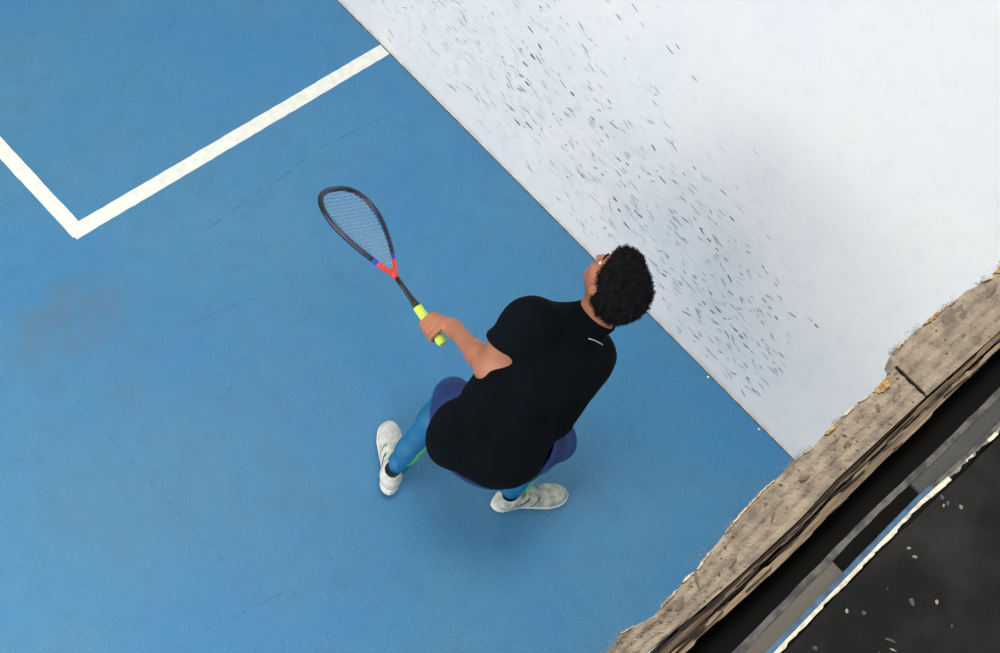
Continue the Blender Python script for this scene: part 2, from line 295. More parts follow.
for e in MARKS.split(';'):
    f = [float(v) for v in e.split()]
    mark(*f[:5], max(0, int(f[5])-(1 if random.random() < .25 else 0)))
for i in range(480):   # fainter marks in the same band
    y = random.uniform(.35, 2.9)
    z = random.gauss(.22+.24*y, .13+.13*y)
    if z < .06 or z > 1.6 or y > 4: continue
    a = math.radians(random.gauss(-12, 9)); l = random.uniform(.012, .05)
    mark(y, z, y-l*math.cos(a), z+l*math.sin(a), random.uniform(.004, .010), 0 if random.random() < .6 else 1)
for i in range(140):
    y = random.uniform(2.9, 6); z = abs(random.gauss(.8, .4))+.06
    a = math.radians(random.gauss(-12, 9)); l = random.uniform(.012, .05)
    mark(y, z, y-l*math.cos(a), z+l*math.sin(a), random.uniform(.004, .012), random.choice((0, 1, 2)))
tag(m.build('wall_right', [mw]+mm), kind='structure')

# dark joint between floor paint and wall
mj = mat('joint_grime', (70,76,80), .9, (120,118,110), 30)
m = MB()
A = [(-.0035-random.random()*.0035, -.9+i*.04) for i in range(260)]
m.prism([(0, -.9)]+A+[(0, A[-1][1])], -.003, .0012)
tag(m.build('baseboard_right', [mj]), kind='structure')

# back wall under the ledge
mbk = mat('back_wall_plaster', (205,208,208), .8, (190,194,196), 6, bump=.1)
m = MB(); m.box((-6.4, -.22, 0), (0, -.041, 3.25))
tag(m.build('wall_back', [mbk]), kind='structure')

# ================================================================ BALCONY EDGE
md = mat('dusty_chipboard', (163,149,130), .95, (122,110,97), 30, 6, bump=.45, bscale=110, lo=.38, hi=.72)
mraw = mat('raw_broken_wood', (222,178,112), .9, (150,110,66), 130, 5, bump=1., bscale=160)
mdk = mat('dark_grime', (44,38,34), .95)
mhole = mat('dusty_dents', (118,106,94), .95)
edgeL = [(-3.6,.004),(-3.3,-.003),(-3.0,.006),(-2.8,-.002),(-2.66,.001),(-2.6232,.0015),(-2.600,.0075),(-2.57,.001),(-2.5453,-.0061),(-2.5133,-.0037),(-2.4619,.0003),(-2.4485,-.0014),(-2.40,.006),(-2.3482,.0115),(-2.31,.014),(-2.2745,.0155),(-2.24,.0145),(-2.2082,.0157),(-2.1667,.0115),(-2.1205,.0125),(-2.0971,.0151),(-2.0668,.0138),(-2.0295,.0104),(-2.0051,.0088),(-1.9764,.0104),(-1.950,.0142)]
edgeR = [(-1.9476,.0142),(-1.943,.028),(-1.9301,.033),(-1.8961,.0338),(-1.8573,.0315),(-1.8165,.0303),(-1.7796,.0256),(-1.7375,.0243),(-1.7026,.0172),(-1.678,.0131),(-1.6467,.0138),(-1.58,.019),(-1.45,.012),(-1.3,.018),(-1.0,.010),(-.6,.016),(-.3,.012),(-.004,.014)]
def rough_line(pts, step, amp):
    out = []
    for i in range(len(pts)-1):
        a, b = V(*pts[i]), V(*pts[i+1]); n = max(1, int(np.linalg.norm(b-a)/step))
        for k in range(n):
            p = a+(b-a)*k/n
            out.append((p[0], p[1]+(random.uniform(-amp, amp) if k else 0)))
    out.append(pts[-1]); return out
def yback(x):  # front groove line
    xs = [-3.6,-2.5865,-2.5001,-2.4046,-2.2714,-2.1755,-1.9611,-1.7469,-0.004]; ys = [-.030,-.034,-.0422,-.047,-.0497,-.0455,-.0502,-.0584,-.060]
    return float(np.interp(x, xs, ys))
def ledge_board(edge, z, label, th=.032):
    root = bpy.data.objects.new('ledge_board', None); COL.objects.link(root)
    root.location = (sum(p[0] for p in edge)/len(edge), -.02, z-th)
    tag(root, label, 'board', 'broken boards capping the balcony edge')
    ln = rough_line(edge, .004, .0009)
    mb_ = MB(); rows = 12; vs = []
    for i, (x, y) in enumerate(ln):
        yb = yback(x)
        for k in range(rows+1):
            t = k/rows; yy = y+(yb-y)*t
            bulge = .0022*math.sin(x*31+k)*math.sin(yy*160+x*12)+random.uniform(-.0007, .0007)
            zz = z + (bulge if 0 < k < rows else -.002*(k == 0))
            vs.append((x, yy, zz))
    n = len(ln); fs = [(i*(rows+1)+k, i*(rows+1)+k+1, (i+1)*(rows+1)+k+1, (i+1)*(rows+1)+k) for i in range(n-1) for k in range(rows)]
    base = len(vs)
    for (x, y) in ln: vs.append((x, y-.004+random.uniform(-.002, .001), z-th)); vs.append((x, yback(x), z-th))
    for i in range(n-1):
        a = base+2*i
        fs += [(i*(rows+1), (i+1)*(rows+1), a+2, a), (i*(rows+1)+rows, a+1, a+3, (i+1)*(rows+1)+rows), (a, a+2, a+3, a+1)]
    fs += [(*range(rows+1), base+1, base), (*[ (n-1)*(rows+1)+rows-k for k in range(rows+1)], base+2*n-2, base+2*n-1)]
    mb_.add(vs, fs)
    L0 = root.location
    mb_.v = [(a-L0[0], b-L0[1], c-L0[2]) for a, b, c in mb_.v]
    mb_.build('board', [md], root)
    return root, ln
def local(mb_, root):
    o = root.location; mb_.v = [(a-o[0], b-o[1], c-o[2]) for a, b, c in mb_.v]; return mb_
bL, lnL = ledge_board(edgeL, 3.30, 'long dusty grey chipboard capping the balcony edge left of the dark joint')
bR, lnR = ledge_board(edgeR, 3.302, 'dusty chipboard right of the dark joint, jutting further out over the court')
# pale torn lips along the edges
def lips(ln, root, z, segs):
    for x0, x1, w, h in segs:
        P_ = [(x, y) for x, y in ln if x0 <= x <= x1]
        n = len(P_)
        if n < 3: continue
        m = MB(); top, bot = [], []
        for i, (x, y) in enumerate(P_):
            t = math.sin(math.pi*i/(n-1))**.5
            top.append((x, y-w*t*random.uniform(.5, 1.1), z+.0015+h*t*random.uniform(.3, 1)))
            bot.append((x, y+.0014*t+.0004, z-.004-.004*random.random()))
        mid = [(x, y+.0006+.001*random.random(), z+.001+h*.6*math.sin(math.pi*i/(n-1))) for i, (x, y) in enumerate(P_)]
        vs = top+mid+bot
        fs = [(i, i+1, n+i+1, n+i) for i in range(n-1)]+[(n+i, n+i+1, 2*n+i+1, 2*n+i) for i in range(n-1)]
        vs += [(x, y-.002, z-.001) for x, y, _ in bot]; fs += [(2*n+i, 2*n+i+1, 3*n+i+1, 3*n+i) for i in range(n-1)]
        fs += [(3*n+i, 3*n+i+1, i+1, i) for i in range(n-1)]
        m.add(vs, fs)
        big = w > .0045
        local(m, root).build('raw_edge', [mraw if big else mpale], root)['label'] = 'ochre splintered raw edge' if big else 'pale torn paper-thin edge'
mpale = mat('pale_torn_edge', (226,206,176), .9, (176,156,130), 130, 5, bump=.6, bscale=160)
lips(lnL, bL, 3.30, [(-2.60,-2.575,.0012,.0006),(-2.53,-2.49,.001,.0006),(-2.482,-2.45,.0026,.001),(-2.45,-2.41,.001,.0006),(-2.38,-2.25,.0012,.0006),(-2.185,-2.16,.0022,.001),(-2.135,-2.100,.0048,.003),(-2.09,-2.055,.002,.001),(-2.05,-2.02,.001,.0006),(-2.015,-1.968,.013,.006)])
lips(lnR, bR, 3.302, [(-1.925,-1.9,.002,.002),(-1.85,-1.80,.0048,.004),(-1.79,-1.76,.002,.002),(-1.70,-1.672,.004,.004),(-1.665,-1.60,.012,.008),(-1.3,-1.2,.006,.005)])
# dark joint line, dents and crumbs on the boards
def crumbs(root, ylo, x0, x1, z, n, name, matl, smin_, smax_, kind='stuff', flat=1.):
    m = MB()
    for i in range(n):
        x = random.uniform(x0, x1); yt = ylo(x) if callable(ylo) else ylo
        y = random.uniform(yback(x)+.003, yt)
        r = random.uniform(smin_, smax_); k = 6; a0 = random.random()*6
        el = random.uniform(1, 2.4)
        vs = [(x, y, z+r*.8*flat)]
        an = random.random()*3
        for j in range(k):
            a = a0+j*6.283/k; dx, dy = r*el*math.cos(a), r*math.sin(a)
            q = random.uniform(.7, 1.2)
            vs.append((x+(dx*math.cos(an)-dy*math.sin(an))*q, y+(dx*math.sin(an)+dy*math.cos(an))*q, z-.001))
        m.add(vs, [(0, 1+j, 1+(j+1) % k) for j in range(k)])
    o = local(m, root).build(name, [matl], root)
    o['kind'] = kind
mcr = mat('pale_crumbs', (205,190,165), .9)
eL = lambda x: float(np.interp(x, [p[0] for p in edgeL], [p[1] for p in edgeL]))-.006
eR = lambda x: float(np.interp(x, [p[0] for p in edgeR], [p[1] for p in edgeR]))-.006
crumbs(bL, eL, -2.66, -1.95, 3.301, 120, 'grime_flecks', mhole, .0006, .0022, flat=.5)
crumbs(bL, eL, -2.66, -1.95, 3.301, 46, 'crumbs', mcr, .0005, .0016)
crumbs(bR, eR, -1.93, -1.4, 3.303, 60, 'grime_flecks', mhole, .0006, .0022, flat=.5)
crumbs(bR, eR, -1.93, -1.4, 3.303, 20, 'crumbs', mcr, .0005, .0014)
m = MB()
J = [(-1.9488,.0142),(-1.9484,.001),(-1.9490,-.015),(-1.9486,-.030),(-1.9488,-.046)]
m.prism([(x-.0014, y) for x, y in J]+[(x+.0014, y) for x, y in J[::-1]], 3.27, 3.3045)
local(m, bR).build('dark_gap', [mdk], bR)
# dents with a shape of their own: bigger gouges
m = MB()
GG = ((-2.215,-.012,.010,.0035,-.3),(-2.30,-.02,.012,.002,.5),(-2.03,-.012,.007,.004,.8),(-2.40,-.028,.010,.003,.2),(-2.505,-.018,.012,.005,.3),(-1.80,.014,.02,.011,.2),(-1.775,.005,.014,.010,.6),(-1.70,-.004,.018,.004,.1),(-2.46,-.010,.014,.002,1.),(-2.12,-.018,.006,.003,.4))
for gr, (x, y, l, w, a) in [(0, g_) for g_ in GG if g_[0] < -1.95]:
    vs = [(x+l*math.cos(t)*math.cos(a)-w*math.sin(t)*math.sin(a)*random.uniform(.7,1.2), y+l*math.cos(t)*math.sin(a)+w*math.sin(t)*math.cos(a)*random.uniform(.7,1.2), 3.3032) for t in np.linspace(0, 6.28, 13)[:-1]]
    n = len(vs); m.add(vs+[(x, y, 3.3045)], [(i, (i+1) % n, n) for i in range(n)])
local(m, bL).build('gouges', [mhole], bL)['kind'] = 'stuff'
m = MB()
for (x, y, l, w, a) in [g_ for g_ in GG if g_[0] >= -1.95]:
    vs = [(x+l*math.cos(t)*math.cos(a)-w*math.sin(t)*math.sin(a)*random.uniform(.7,1.2), y+l*math.cos(t)*math.sin(a)+w*math.sin(t)*math.cos(a)*random.uniform(.7,1.2), 3.3032) for t in np.linspace(0, 6.28, 13)[:-1]]
    n = len(vs); m.add(vs+[(x, y, 3.3045)], [(i, (i+1) % n, n) for i in range(n)])
local(m, bR).build('gouges', [mhole], bR)['kind'] = 'stuff'

# splintered plywood plies behind the boards
mply = mat('weathered_ply', (136,116,94), .9, (80,68,56), 60, 5, bump=.8, bscale=90, stretch=(.12,1,1))
mply2 = mat('dark_ply', (72,61,52), .95, (44,38,33), 60, 5, bump=.8, bscale=90, stretch=(.12,1,1))
mply3 = mat('pale_ply', (164,142,116), .9, (118,100,82), 50, 5, bump=.8, bscale=90, stretch=(.12,1,1))
pr_ = bpy.data.objects.new('plywood_edge', None); COL.objects.link(pr_); pr_.location = (-1.8, -.06, 3.275)
tag(pr_, 'splintered brown plywood edge in layers between the dusty boards and the black gap', 'plywood')
def ply(y0, y1, z, amp, matl, label, seg=None, gaps=()):
    n = 420; m = MB(); X = [-3.6+3.595*i/n for i in range(n+1)]
    o0 = random.random()*9; j1 = j2 = 0
    A, B_ = [], []
    for i, x in enumerate(X):
        g = yback(x)+.047
        if i % 5 == 0: j1 = random.uniform(-amp, amp)
        if i % 6 == 0: j2 = random.uniform(-amp, amp)
        A.append((x, y0+g*.7+j1+.0012*math.sin(x*9+o0))); B_.append((x, y1+g*.5+j2+.0015*math.sin(x*7+o0)))
    vs = [(x, y, z+random.uniform(-.0006, .0006)) for x, y in A]+[(x, y, z-.001+random.uniform(-.0006, .0006)) for x, y in B_]
    vs += [(x, y, z-.02) for x, y in A]+[(x, y, z-.02) for x, y in B_]
    M_ = n+1; fs = []
    for i in range(n):
        fs += [(i, M_+i, M_+i+1, i+1), (2*M_+i, 2*M_+i+1, 3*M_+i+1, 3*M_+i), (i, i+1, 2*M_+i+1, 2*M_+i), (M_+i, 3*M_+i, 3*M_+i+1, M_+i+1)]
    fs += [(0, 2*M_, 3*M_, M_), (n, M_+n, 3*M_+n, 2*M_+n)]
    m.add(vs, fs)
    return tag(local(m, pr_).build('ply', [matl], pr_), label)
ply(-.0475, -.0525, 3.295, .0010, mply2, 'dark grooved plywood strip right against the dusty boards')
ply(-.0530, -.0590, 3.299, .0012, mply, 'thin brown splintered plywood strip, middle one of the three')
ply(-.0590, -.0625, 3.288, .0010, mply2, 'narrow dark recessed ply beneath the paler outermost strip')
ply(-.0625, -.0740, 3.297, .0016, mply3, 'paler outermost plywood strip bordering the black gap')
# long splinters
m = MB()
for i in range(70):
    x = random.uniform(-2.7, -1.5); y = yback(x)-random.uniform(.001, .026); l = random.uniform(.015, .07)
    m.tube([(x, y, 3.2995), (x+l*.5, y-.0012+random.uniform(-.001, .001), 3.3015), (x+l, y-.002+random.uniform(-.0015, .0015), 3.300)], random.uniform(.0005, .0012), 5)
tag(m.build('wood_splinters', [mply2]), 'loose thin brown splinters lying along the plywood strips', 'splinters', kind='stuff')
# fluff
mfl = mat('grey_dust_fluff', (150,140,128), 1.)
m = MB()
for (x, y, s, n) in ((-2.615,.006,.016,140),(-2.43,.012,.010,22),(-2.30,.016,.012,30),(-2.20,.018,.016,110),(-1.93,.036,.008,60),(-1.915,.034,.010,60),(-1.87,.036,.010,50),(-1.79,.030,.012,70),(-1.70,.022,.012,60),(-2.10,.016,.008,30),(-1.64,.018,.012,60),(-2.36,.013,.010,40),(-2.52,.0,.012,40),(-1.96,.016,.008,20)):
    for k in range(n):
        p = V(x+random.gauss(0, s), y-.003+random.gauss(0, .0028), 3.301+abs(random.gauss(0, .002)))
        q = [p]
        d = V(random.gauss(0, 1), random.gauss(.25, 1), random.gauss(0, .5))
        for j in range(3):
            d = nrm(d+V(*[random.gauss(0, .6) for _ in range(3)])); q.append(q[-1]+d*.0022)
        m.tube(q, .00022, 3, cap=False)
tag(m.build('dust_fluff', [mfl]), 'grey fibrous dust fluff clinging to the board edge', 'dust', kind='stuff')

# gap filler and deck under the gallery side; near-black paints the void's shade
mblack = mat('black_void_shade', (22,21,21), .95, spec=.1)
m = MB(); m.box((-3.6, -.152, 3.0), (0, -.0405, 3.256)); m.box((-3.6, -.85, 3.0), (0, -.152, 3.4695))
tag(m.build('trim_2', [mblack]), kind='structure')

# acrylic sheet: clear frame with dusty patch
def acrylic(name, rgb, a, rough):
    m_ = mat(name, rgb, rough, tuple(int(x*.75) for x in rgb), 14, 5, stretch=(.3,1,1))
    m_.node_tree.nodes['Principled BSDF'].inputs['Alpha'].default_value = a
    return m_
mac = acrylic('scuffed_clear_acrylic', (96,96,94), .5, .35)
mac2 = acrylic('dusty_acrylic', (112,104,94), .6, .6)
mrail = mat('milky_acrylic_edge', (92,90,88), .5, (50,50,50), 50, 5, lo=.4, hi=.6)
mblue = mat('blue_reflection_edge', (72,108,140), .3, (50,78,104), 50, 4)  # floor's blue reflection painted into the edge colour
root = bpy.data.objects.new('acrylic_panel', None); COL.objects.link(root); root.location = (-2.3, -.12, 3.47)
tag(root, 'long scuffed clear acrylic panel lying between the black gap and the black board', 'panel')
def strip(x0, x1, ya, yb, z0, z1, name, matl, amp=.0006):
    m = MB(); n = max(4, int((x1-x0)/.02))
    A = [(x0+(x1-x0)*i/n, (ya(x0+(x1-x0)*i/n) if callable(ya) else ya)+random.uniform(-amp, amp)) for i in range(n+1)]
    B_ = [(x0+(x1-x0)*i/n, (yb(x0+(x1-x0)*i/n) if callable(yb) else yb)+random.uniform(-amp, amp)) for i in range(n+1)]
    m.prism(A[::-1]+B_, z0, z1)
    m.f = m.f
    return local(m, root).build(name, [matl], root)
yo = lambda x: float(np.interp(x, [-2.6,-2.3,-2.16,-2.0], [-.1026,-.1020,-.1071,-.1085]))
yi = lambda x: yo(x)-.0085
yw = lambda x: float(np.interp(x, [-2.56,-2.24,-2.16,-2.0], [-.1362,-.1366,-.1420,-.147]))
strip(-3.3, -.3, yo, yi, 3.494, 3.500, 'sheet_edge', mrail)
strip(-3.3, -2.405, lambda x: yi(x), lambda x: yw(x)+.006, 3.495, 3.499, 'dusty_corner', mac2)
strip(-2.232, -.3, lambda x: yi(x), lambda x: yw(x)+.004, 3.495, 3.499, 'clear_sheet', mac)
strip(-3.3, -2.215, lambda x: yw(x)+.0062, lambda x: yw(x)-.0004, 3.496, 3.5015, 'reflection_edge', mblue, .0003)['label'] = 'polished acrylic edge coloured blue for the floor reflection'
strip(-2.215, -.3, lambda x: yw(x)+.005, lambda x: yw(x)-.0004, 3.496, 3.5005, 'polished_edge', mrail, .0003)

# black board with chipped white edge
mbb = mat('worn_black_paint', (11,11,11), .8, (42,40,40), 9, 7, bump=.15, bscale=70, lo=.40, hi=.72, spec=.25)
nt = mbb.node_tree; N = nt.nodes; L = nt.links
mwh = mat('chipped_white_edge', (232,226,206), .7, (188,180,160), 90, 4, bump=.5, bscale=120)
mfk = mat('pale_paint_fleck', (150,148,134), .8, (112,110,100), 60)
mfk2 = mat('faint_paint_scuff', (74,73,72), .8)
root = bpy.data.objects.new('black_board', None); COL.objects.link(root); root.location = (-1.8, -.45, 3.47)
tag(root, 'worn black painted board with pale flecks and a chipped white front edge', 'board')
yf = lambda x: float(np.interp(x, [-3.3,-2.56,-2.4459,-2.3395,-2.1615,-2.0665,-1.9,-.3], [-.1455,-.1455,-.1445,-.1462,-.1520,-.1545,-.158,-.17]))
m = MB(); n = 150
X = [-3.3+3.0*i/n for i in range(n+1)]
m.prism([(x, yf(x)+random.uniform(-.001, .0008)) for x in X[::-1]]+[(-3.3, -.85), (-.3, -.85)], 3.47, 3.5)
local(m, root).build('board_face', [mbb], root)
m = MB(); P1, P2, mi_ = [], [], []
x = -3.3; w = .0075
while x < -.3:
    broken = x > -2.19
    w = w*.72+.28*random.uniform(.0048, .0086)
    if random.random() < .14: w = random.uniform(.0038, .0056)
    if broken and random.random() < .35: w = random.uniform(.0010, .0030)
    P1.append((x, yw(x)-.0006+random.uniform(-.0002, .0002))); P2.append((x, yw(x)-w)); x += random.uniform(.003, .007)
n = len(P1)
vs = [(a, b, 3.5008) for a, b in P1]+[(a, b, 3.5012) for a, b in P2]+[(a, b, 3.474) for a, b in P1]+[(a, b, 3.474) for a, b in P2]
fs = [(i, n+i, n+i+1, i+1) for i in range(n-1)]
m.add(vs, []); 
for i in range(n-1):
    q = 1 if P1[i][0] > -2.19 and (int(P1[i][0]*55) % 3) else 0
    for f_ in ((i, n+i, n+i+1, i+1), (i, i+1, 2*n+i+1, 2*n+i), (n+i, 3*n+i, 3*n+i+1, n+i+1), (2*n+i, 2*n+i+1, 3*n+i+1, 3*n+i)):
        m.f.append(f_); m.m.append(q); m.sm.append(False)
local(m, root).build('chipped_edge', [mwh, mfk], root)['label'] = 'pale cream chipped edge of the black board'
m = MB()
def fleck(x, y, rx, ry, a, mi):
    k = 9; vs = []
    for j in range(k):
        t = j*6.283/k; q = random.uniform(.7, 1.2)
        dx, dy = rx*math.cos(t)*q, ry*math.sin(t)*q
        vs.append((x+dx*math.cos(a)-dy*math.sin(a), y+dx*math.sin(a)+dy*math.cos(a), 3.4998))
    vs.append((x, y, 3.5006)); m.add(vs, [(j, (j+1) % k, k) for j in range(k)], mi)
for (x, y, rx, ry, a, mi) in ((-2.3075,-.1682,.0045,.0028,-.6,0),(-2.3109,-.1813,.005,.003,-.9,0),(-2.3359,-.2387,.0042,.0036,0,0),(-2.4414,-.1661,.0042,.0034,0,0),(-2.202,-.1804,.0048,.0036,.8,0),(-2.426,-.2276,.010,.0025,-1.1,1),(-2.4256,-.1827,.004,.004,0,1),(-2.3629,-.2162,.007,.005,1.,1),(-2.5114,-.1688,.004,.004,0,1),(-2.4331,-.2382,.006,.002,-1.1,0),(-2.2123,-.1649,.006,.003,.4,1),(-2.2122,-.154,.005,.004,.4,1),(-2.22,-.163,.004,.002,.4,0)):
    fleck(x, y, rx, ry, a, mi)
for i in range(60):
    fleck(random.uniform(-2.6, -1.2), random.uniform(-.5, -.17), random.uniform(.001, .004), random.uniform(.0008, .002), random.uniform(-1, 1), 1 if random.random() < .8 else 0)
o = local(m, root).build('paint_flecks', [mfk, mfk2], root); o['kind'] = 'stuff'

# ================================================================ PERSON
J = {'pel': (-1.306,.805,.72), 'c7': (-.906,.824,1.10), 'Lsh': (-1.095,.943,1.12), 'Rsh': (-.913,.772,.93), 'chest': (-1.03,.856,.97),
     'head': (-.826,.851,1.21), 'Rank': (-1.073,.714,.11), 'Lank': (-1.349,1.058,.13), 'Rkn': (-1.005,.692,.50), 'Lkn': (-1.176,1.050,.50),
     'Rhip': (-1.261,.725,.70), 'Lhip': (-1.351,.885,.71), 'Lel': (-1.206,.955,.908), 'Lwr': (-1.12,1.188,.748), 'Rel': (-.915,.775,.690), 'Rwr': (-.975,.742,.545)}
J = {k: V(*v) for k, v in J.items()}
A_ = nrm(J['c7']-J['pel']); 
Rv = nrm(V(.45,-.85,-.05)-A_*np.dot(V(.45,-.85,-.05), A_)); Dv = np.cross(Rv, A_)
if Dv[2] < 0: Dv = -Dv          # dorsal normal
PEL = np.array([Rv, A_, Dv])
Sv = nrm(J['Rsh']-J['Lsh']); Sv = nrm(Sv-A_*np.dot(Sv, A_)); D2 = np.cross(Sv, A_)
if D2[2] < 0: D2 = -D2
CH = np.array([Sv, A_, D2])
MIDV = nrm(Rv+Sv); MIDV = nrm(MIDV-A_*np.dot(MIDV, A_)); D3 = np.cross(MIDV, A_)
if D3[2] < 0: D3 = -D3
WA = np.array([MIDV, A_, D3])
# head frame
U_ = nrm(V(.137,-.367,.92)); F_ = V(.38,.90,.22); F_ = nrm(F_-U_*F_.dot(U_)); H_ = np.cross(U_, F_)   # H_ = person's left
HF = np.array([F_, H_, U_])      # rows: forward, left, up
HC = J['head']
def hp(f, l, u): return HC+F_*f+H_*l+U_*u
# racket axis and grip
RU = nrm(V(.142,.988,.03)); RB = V(-1.165,1.175,.698)        # butt
VW = nrm(V(.476,.213,-.853))                                 # looking-down direction used to open the racket face upward
RN = nrm(-VW - RU*np.dot(-VW, RU))                           # racket face normal
RW = np.cross(RU, RN)
GR = .0165
def g(s, r, th):   # point around the grip axis; th=0 towards wrist
    return RB+RU*s+r*(math.cos(th)*GA+math.sin(th)*GB)
gm = RB+RU*.062
GA = J['Lwr']-gm; GA = nrm(GA-RU*GA.dot(RU)); GB = np.cross(RU, GA)
if GB.dot(-VW) < 0: GB = -GB
r_ = math.radians
fingers = []
for s, ln, r in ((.096,1.,.0088),(.0755,1.03,.0090),(.055,1.,.0086),(.036,.9,.0076)):
    mcp = g(s, .046, r_(38))
    pip = g(s-.002, .034, r_(38+62*ln)); dip = g(s-.003, .0275, r_(38+118*ln)); mid_ = g(s-.004, .0265, r_(38+165*ln)); tip = g(s-.004, .0262, r_(38+212*ln))
    fingers.append(([mcp, pip, dip, mid_, tip], [r*1.12, r*1.08, r, r*.95, r*.85]))
thumb = ([g(.062, .048, r_(-25)), g(.088, .036, r_(-40)), g(.104, .029, r_(-75)), g(.116, .0265, r_(-115))], [.0135, .0115, .0100, .0085])
palm = [(J['Lwr'], g(.088, .044, r_(22)), .024, .0155), (J['Lwr'], g(.068, .044, r_(22)), .024, .017), (J['Lwr'], g(.042, .042, r_(18)), .024, .0155), (J['Lwr'], g(.062, .046, r_(-22)), .022, .017)]

def foot_axes(heel, toe):
    f = nrm(toe-heel); z = V(0,0,1); l = nrm(np.cross(z, f)); return np.array([f, l, np.cross(f, l)])
def lower_trunk(P):
    d = ell(P, J['pel'], PEL, (.138,.125,.108))
    for k in ('Rhip', 'Lhip'): d = smin(d, ell(P, J[k]-A_*.035+V(0,0,-.005), PEL, (.077,.085,.088)), .05)
    return d
def thighs(P):
    d = None
    for s in 'RL':
        hip, kn = J[s+'hip'], J[s+'kn']
        c_ = chain(P, [hip, hip*.4+kn*.6, kn], [.080,.068,.055], .04); d = c_ if d is None else smin(d, c_, .01)
    return d
def body(P):
    # torso
    d = lower_trunk(P)
    d = smin(d, ell(P, J['pel']+(J['chest']-J['pel'])*.5, WA, (.135,.17,.10)), .08)
    d = smin(d, ell(P, J['chest']-A_*.03, CH, (.150,.18,.112)), .08)
    d = smin(d, cone(P, J['Lsh']*.85+J['Rsh']*.15, J['Rsh']*.85+J['Lsh']*.15, .06, .06), .06)
    d = smin(d, cone(P, J['chest']+A_*.06, J['c7']+A_*.01, .085, .06), .05)
    # neck and head
    nb = hp(-.022, 0, -.075)
    d = smin(d, cone(P, J['c7']-A_*.01, nb, .058, .052), .03)
    h = ell(P, hp(-.012, 0, .025), HF, (.098,.076,.090))
    h = smin(h, ell(P, hp(.022, 0, -.035), HF, (.066,.060,.072)), .03)
    h = smin(h, ell(P, hp(.055, 0, -.092), HF, (.030,.030,.024)), .035)      # chin
    h = smin(h, cone(P, hp(.089, 0, .012), hp(.100, 0, -.022), .007, .0095), .013)  # nose
    for s in (1, -1):
        h = smin(h, cone(P, hp(.106, s*.010, -.026), hp(.100, s*.014, -.026), .007, .007), .008)
        h = smax(h, -ell(P, hp(.098, s*.031, .008), HF, (.020,.016,.011)), .014)   # sockets
        h = smin(h, cone(P, hp(.088, s*.012, .030), hp(.074, s*.046, .030), .008, .007), .014)  # brow
        h = smin(h, ell(P, hp(.058, s*.044, -.020), HF, (.024,.018,.018)), .02)   # cheek
        e = ell(P, hp(-.004, s*.078, -.012), HF, (.018,.009,.031))
        e = smax(e, -ell(P, hp(.004, s*.087, -.010), HF, (.010,.007,.019)), .006)
        h = smin(h, e, .008)
    h = smin(h, cone(P, hp(.088, -.020, -.056), hp(.088, .020, -.056), .008, .008), .008)
    h = smax(h, -cone(P, hp(.100, -.018, -.0575), hp(.100, .018, -.0575), .0028, .0028), .004)
    d = smin(d, h, .03)
    # arms
    def arm(sh, el, wr, d):
        d = smin(d, chain(P, [sh, sh*.5+el*.5, el], [.057,.058,.054], .03), .04)
        return smin(d, chain(P, [el, el*.68+wr*.32, wr*.93+el*.07, wr], [.046,.038,.027,.026], .03), .022)
    d = arm(J['Lsh'], J['Lel'], J['Lwr'], d)
    d = arm(J['Rsh'], J['Rel'], J['Rwr'], d)
    # left hand around the grip
    hand = None
    for a, b, ra, rb in palm:
        c_ = cone(P, a, b, ra, rb); hand = c_ if hand is None else smin(hand, c_, .012)
    for pts, rs in fingers:
        hand = smin(hand, chain(P, pts, rs, .004), .005)
    hand = smin(hand, chain(P, *thumb, .005), .006)
    grip = cone(P, RB+RU*-.01, RB+RU*.16, GR, GR)
    hand = smax(hand, -grip+.0005, .003)
    d = smin(d, hand, .01)
    # right hand resting by the knee
    hd = nrm(V(.05,.02,-.16)); fw = nrm(V(.10,-.35,-.55))
    rc_ = J['Rwr']; sd = nrm(np.cross(fw, Dv)); 
    hh = None
    for k in (-1.2, 0, 1.2):
        q = cone(P, rc_, rc_+fw*.082+sd*k*.021, .023, .014); hh = q if hh is None else smin(hh, q, .012)
    for k, l_ in ((-1.5,.066),(-.5,.080),(.5,.085),(1.5,.074)):
        a = rc_+fw*.084+sd*k*.0195; cd = nrm(fw+V(0,0,-.9)); ce = nrm(fw*.1+V(0,0,-1)-V(.1,0,0))
        hh = smin(hh, chain(P, [a, a+fw*l_*.4+cd*.005, a+fw*l_*.4+cd*l_*.38, a+fw*l_*.4+cd*l_*.38+ce*l_*.28], [.0098,.0092,.0084,.0074], .003), .004)
    a = rc_+fw*.02+sd*.026
    hh = smin(hh, chain(P, [a, a+fw*.03+sd*.02, a+fw*.058+sd*.026+V(0,0,-.012)], [.014,.0115,.009], .004), .008)
    d = smin(d, hh, .012)
    # legs
    for s in 'RL':
        hip, kn, an = J[s+'hip'], J[s+'kn'], J[s+'ank']
        d = smin(d, chain(P, [hip, hip*.4+kn*.6, kn], [.080,.068,.055], .04), .05)
        bk = nrm(J['pel']-kn); cf = kn*.68+an*.32+nrm(bk-nrm(an-kn)*bk.dot(nrm(an-kn)))*.016
        d = smin(d, chain(P, [kn, cf, kn*.2+an*.8, an], [.054,.054,.037,.034], .03), .03)
        ax, hl = (RAX, RHL) if s == 'R' else (LAX, LHL)
        q = lambda f, l, u: hl+ax[0]*f+ax[1]*l+ax[2]*u
        d = smin(d, chain(P, [an, q(.06, 0, .035)], [.034,.028], .02), .02)
        d = smin(d, chain(P, [q(.05, 0, .03), q(.17, 0, .036), q(.245, 0, .028)], [.023,.028,.014], .02), .02)
    return d
RHL, RTO = V(-1.131,.723,.008), V(-.875,.565,.008)
LHL, LTO = V(-1.426,1.009,.040), V(-1.216,1.245,.010)
RAX, LAX = foot_axes(RHL, RTO), foot_axes(LHL, LTO)

